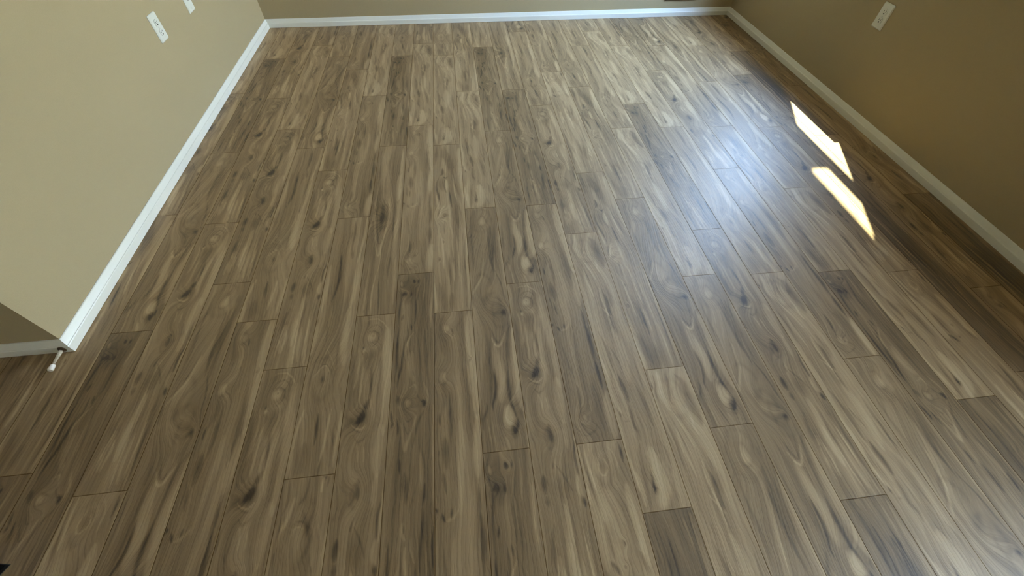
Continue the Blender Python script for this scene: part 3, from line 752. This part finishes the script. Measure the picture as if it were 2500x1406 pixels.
def window(n, side, y0, y1, z0, z1):
    c0, s = (XR, 1) if side == 'R' else (XE, -1)
    xf = lambda d: c0 + s*d     # d: depth into the wall from the room side
    root = bpy.data.objects.new(f'window_{n}', None); COL.objects.link(root)
    root.location = (xf(.6)*S, (y0+y1)/2*S, z0*S); structure(root)
    def bx(b, d0, d1, ya, yb, za, zb):
        xa, xb = sorted((xf(d0), xf(d1))); b.box((xa, ya, za), (xb, yb, zb))
    f = MB()
    bx(f, .55, 1.05, y0, y0+.22, z0, z1); bx(f, .55, 1.05, y1-.22, y1, z0, z1)
    bx(f, .55, 1.05, y0+.22, y1-.22, z0, z0+.22); bx(f, .55, 1.05, y0+.22, y1-.22, z1-.22, z1)
    f.build('window_frame', M_VINYL, root)
    st = MB(); bx(st, -.18, .55, y0+.001, y1-.001, z0+.001, z0+.12); st.build('window_sill', M_TRIM, root)
    zm = 10.3 if n == 1 else (z0+z1)/2
    for nm, d, za, zb in (('sash', .66, z0+.22, zm+.15), ('sash', .86, zm-.15, z1-.22)):
        b = MB(); w = .30
        bx(b, d, d+.18, y0+.22, y0+.22+w, za, zb); bx(b, d, d+.18, y1-.22-w, y1-.22, za, zb)
        bx(b, d, d+.18, y0+.22+w, y1-.22-w, za, za+w); bx(b, d, d+.18, y0+.22+w, y1-.22-w, zb-w, zb)
        so = b.build(nm, M_VINYL, root)
        g = MB(); bx(g, d+.08, d+.10, y0+.22+w, y1-.22-w, za+w, zb-w)
        go = g.build('pane', M_GLASS); go.parent = so; go.location = tuple(-(Vector(root.location)+Vector(so.location)))
    return root
for n, wdw in WIN.items(): window(n, *wdw)

# unseen slab added outside the window to trim the sunbeam, and the ground outside
structure(MB().box((XR+TH+.001, 8.0, 17.5), (19.52, 26.05, 17.9)).box((XR+TH+.001, 26.05, 17.5), (20.40, 38.0, 17.9)).build('sun_trim_slab', M_EXT))
structure(MB().box((-160, -160, -1.2), (160, 160, -1.0)).build('ground', M_GROUND))

# ------------------------------------------------------------------ baseboards: flat face below, sloped moulding above
PROF = [(0, 0), (.125, 0), (.125, .20), (.112, .222), (.098, .228), (.088, .245), (.050, .325), (.030, .372), (.014, .385), (0, .385)]   # (out from wall, height)
def baseboard(name, pts):
    """pts: list of (wall point, outward direction toward the room at that mitre)"""
    b = MB()
    rings = [[(px+dx*o, py+dy*o, .012+z) for o, z in PROF] for (px, py), (dx, dy) in pts]
    for a, c in zip(rings, rings[1:]): b.strip(None, a, c)
    return structure(b.build(name, M_TRIM))
e = .002
baseboard('baseboard_left', [((XL+e, YC-e), (1, -1)), ((XL+e, YB-e), (1, -1))])
baseboard('baseboard_back', [((XL+e, YB-e), (1, -1)), ((XR-e, YB-e), (-1, -1))])
baseboard('baseboard_right', [((XR-e, YB-e), (-1, -1)), ((XR-e, YN+e), (-1, 1))])
baseboard('baseboard_hall', [((XE+e, YC-e), (1, -1)), ((XL+e, YC-e), (1, -1))])

# ------------------------------------------------------------------ wall plates
def rounded(cx, cz, w, hh, r, n=5):
    out = []
    for sx, sz, a0 in ((1, 1, 0), (-1, 1, 90), (-1, -1, 180), (1, -1, 270)):
        for i in range(n+1):
            a = math.radians(a0+90*i/n)
            out.append((cx+sx*(w/2-r)+r*math.cos(a), cz+sz*(hh/2-r)+r*math.sin(a)))
    return out
def plate_mesh(x, s, cy, cz, w, hh, t):
    """bevelled plate on a wall at x, facing +-X (s)"""
    b = MB(); rings = []
    for d, k in ((0, 0), (t*.45, 0), (t, .07)):
        rings.append([(x+s*d, y, z) for y, z in rounded(cy, cz, w-k, hh-k, .04)])
    n = len(rings[0]); base = len(b.v)
    for rg in rings: b.v += rg
    for i in range(len(rings)-1):
        for j in range(n):
            b.f.append((base+i*n+j, base+i*n+(j+1) % n, base+(i+1)*n+(j+1) % n, base+(i+1)*n+j))
    b.f.append(tuple(base+j for j in range(n))); b.f.append(tuple(base+(len(rings)-1)*n+j for j in range(n)))
    return b
def disc(b, x0, x1, y, z, ry, rz, n=20, flat=0.0):
    A = [];
    for j in range(n):
        a = 2*math.pi*j/n; yy = max(-ry*(1-flat), min(ry*(1-flat), ry*math.cos(a))); A.append((yy, rz*math.sin(a)))
    b.strip(None, [(x0, y+p, z+q) for p, q in A], [(x1, y+p, z+q) for p, q in A])
def outlet(label, x, s, cy, cz, group=None):
    t = thing('wall_outlet', label, 'outlet', (x, cy, cz), group)
    plate_mesh(x, s, cy, cz, .53, .81, .045).build('cover_plate', M_PLATE, t, smooth=False)
    for k, dz in enumerate((.137, -.137)):
        rc = MB()
        disc(rc, x+s*.04, x+s*.062, cy, cz+dz, .125, .105, 24, .12)
        ro = rc.build('receptacle', M_PLATE, t)
        b = MB()
        b.box(*sorted_box(x+s*.058, x+s*.0645, cy-.055, cy-.037, cz+dz-.005, cz+dz+.055))
        b.box(*sorted_box(x+s*.058, x+s*.0645, cy+.037, cy+.055, cz+dz-.0, cz+dz+.048))
        disc(b, x+s*.058, x+s*.0645, cy, cz+dz-.050, .026, .026, 14)
        so = b.build('slot', M_DARK); so.parent = ro; so.location = tuple(-(Vector(t.location)+Vector(ro.location)))
    sc = MB(); disc(sc, x+s*.044, x+s*.052, cy, cz, .022, .022, 14); sc.build('screw', M_SCREW, t)
    return t
def sorted_box(x0, x1, y0, y1, z0, z1): return (min(x0, x1), y0, z0), (max(x0, x1), y1, z1)
outlet('white duplex power outlet on the bright left wall, lower and nearer of its two plates', XL, 1, 16.70, 3.285)
outlet('cream duplex power outlet on the shaded right wall above the baseboard', XR, -1, 15.755, 3.305)

t = thing('cable_plate', 'white wall plate with a black jack, on the left wall at the photo top', 'wall plate', (XL, 19.335, 3.30))
plate_mesh(XL, 1, 19.335, 3.30, .53, .81, .045).build('cover_plate', M_PLATE, t)
b = MB(); disc(b, XL+.04, XL+.10, 19.335, 3.345, .085, .085, 20); b.build('jack', M_DARK, t)
for dz in (.30, -.30):
    b = MB(); disc(b, XL+.044, XL+.052, 19.335, 3.30+dz, .022, .022, 14); b.build('screw', M_SCREW, t)

# ------------------------------------------------------------------ return-air grille low on the back wall (only its lower edge shows)
t = thing('wall_grille', 'dark lower rim of an air grille low on the back wall', 'vent', (14.0, YB, .80))
b = MB(); b.box((13.05, YB-.07, .80), (14.95, YB-.001, .92)); b.box((13.05, YB-.07, 2.3), (14.95, YB-.001, 2.42))
b.box((13.05, YB-.07, .92), (13.17, YB-.001, 2.3)); b.box((14.83, YB-.07, .92), (14.95, YB-.001, 2.3))
b.build('frame', M_BRASS, t)
for i in range(9):
    z = .97+i*.148
    MB().strip(None, [(13.17, YB-.06, z), (13.17, YB-.05, z-.01), (13.17, YB-.012, z+.09), (13.17, YB-.02, z+.10)],
               [(14.83, YB-.06, z), (14.83, YB-.05, z-.01), (14.83, YB-.012, z+.09), (14.83, YB-.02, z+.10)]).build('louver', M_BRASS, t)

# ------------------------------------------------------------------ spring door stop screwed into the hall baseboard
DX, DZ = -8.785, .145
yb = YC-.127
t = thing('door_stop', 'spring door stop with white rubber tip on the baseboard at the wall corner', 'door stop', (DX, yb, DZ))
b = MB(); b.tube([(DX, yb+.004, DZ), (DX, yb-.018, DZ), (DX, yb-.03, DZ), (DX, yb-.06, DZ)], [.088, .088, .070, .030], 24)
b.build('base', M_BRASS, t, smooth=False)
tipy = yb-.46; pts = []
for i in range(0, 15*14+1):
    q = i/(15*14); a = 2*math.pi*15*q
    r0 = .036-.021*q; yy = yb-.05-(.36)*q; zz = DZ-.02*q*q
    pts.append((DX+r0*math.cos(a), yy, zz+r0*math.sin(a)))
b = MB(); b.tube(pts, [.011-.003*i/210 for i in range(len(pts))], 6); b.build('spring', M_STEEL, t, smooth=True)
b = MB(); b.tube([(DX, yb-.40, DZ-.02), (DX, yb-.42, DZ-.02), (DX, yb-.53, DZ-.022), (DX, yb-.555, DZ-.022)], [.034, .048, .058, .050], 24); b.build('rubber_tip', M_RUBBER, t, bevel=.004)

# ------------------------------------------------------------------ black mat whose corner enters at the lower left edge
t = thing('door_mat', 'corner of a black mat on the floor at the lower left edge of the photo', 'mat', (-9.0, .9, .0))
MB().strip(None, [(-7.50, 1.70, .012), (-7.62, 1.50, .012), (-8.0, .2, .012), (-10.6, .4, .012), (-10.2, 2.10, .012), (-7.7, 1.735, .012)],
           [(-7.51, 1.69, .07), (-7.63, 1.50, .07), (-8.0, .22, .07), (-10.58, .42, .07), (-10.19, 2.08, .07), (-7.7, 1.725, .07)]).build('mat_pile', M_BLACK, t)
MB().strip(None, [(-7.49, 1.71, .002), (-7.61, 1.49, .002), (-7.99, .18, .002), (-10.62, .38, .002), (-10.22, 2.12, .002), (-7.7, 1.745, .002)],
           [(-7.49, 1.71, .012), (-7.61, 1.49, .012), (-7.99, .18, .012), (-10.62, .38, .012), (-10.22, 2.12, .012), (-7.7, 1.745, .012)]).build('mat_backing', M_DARK, t)
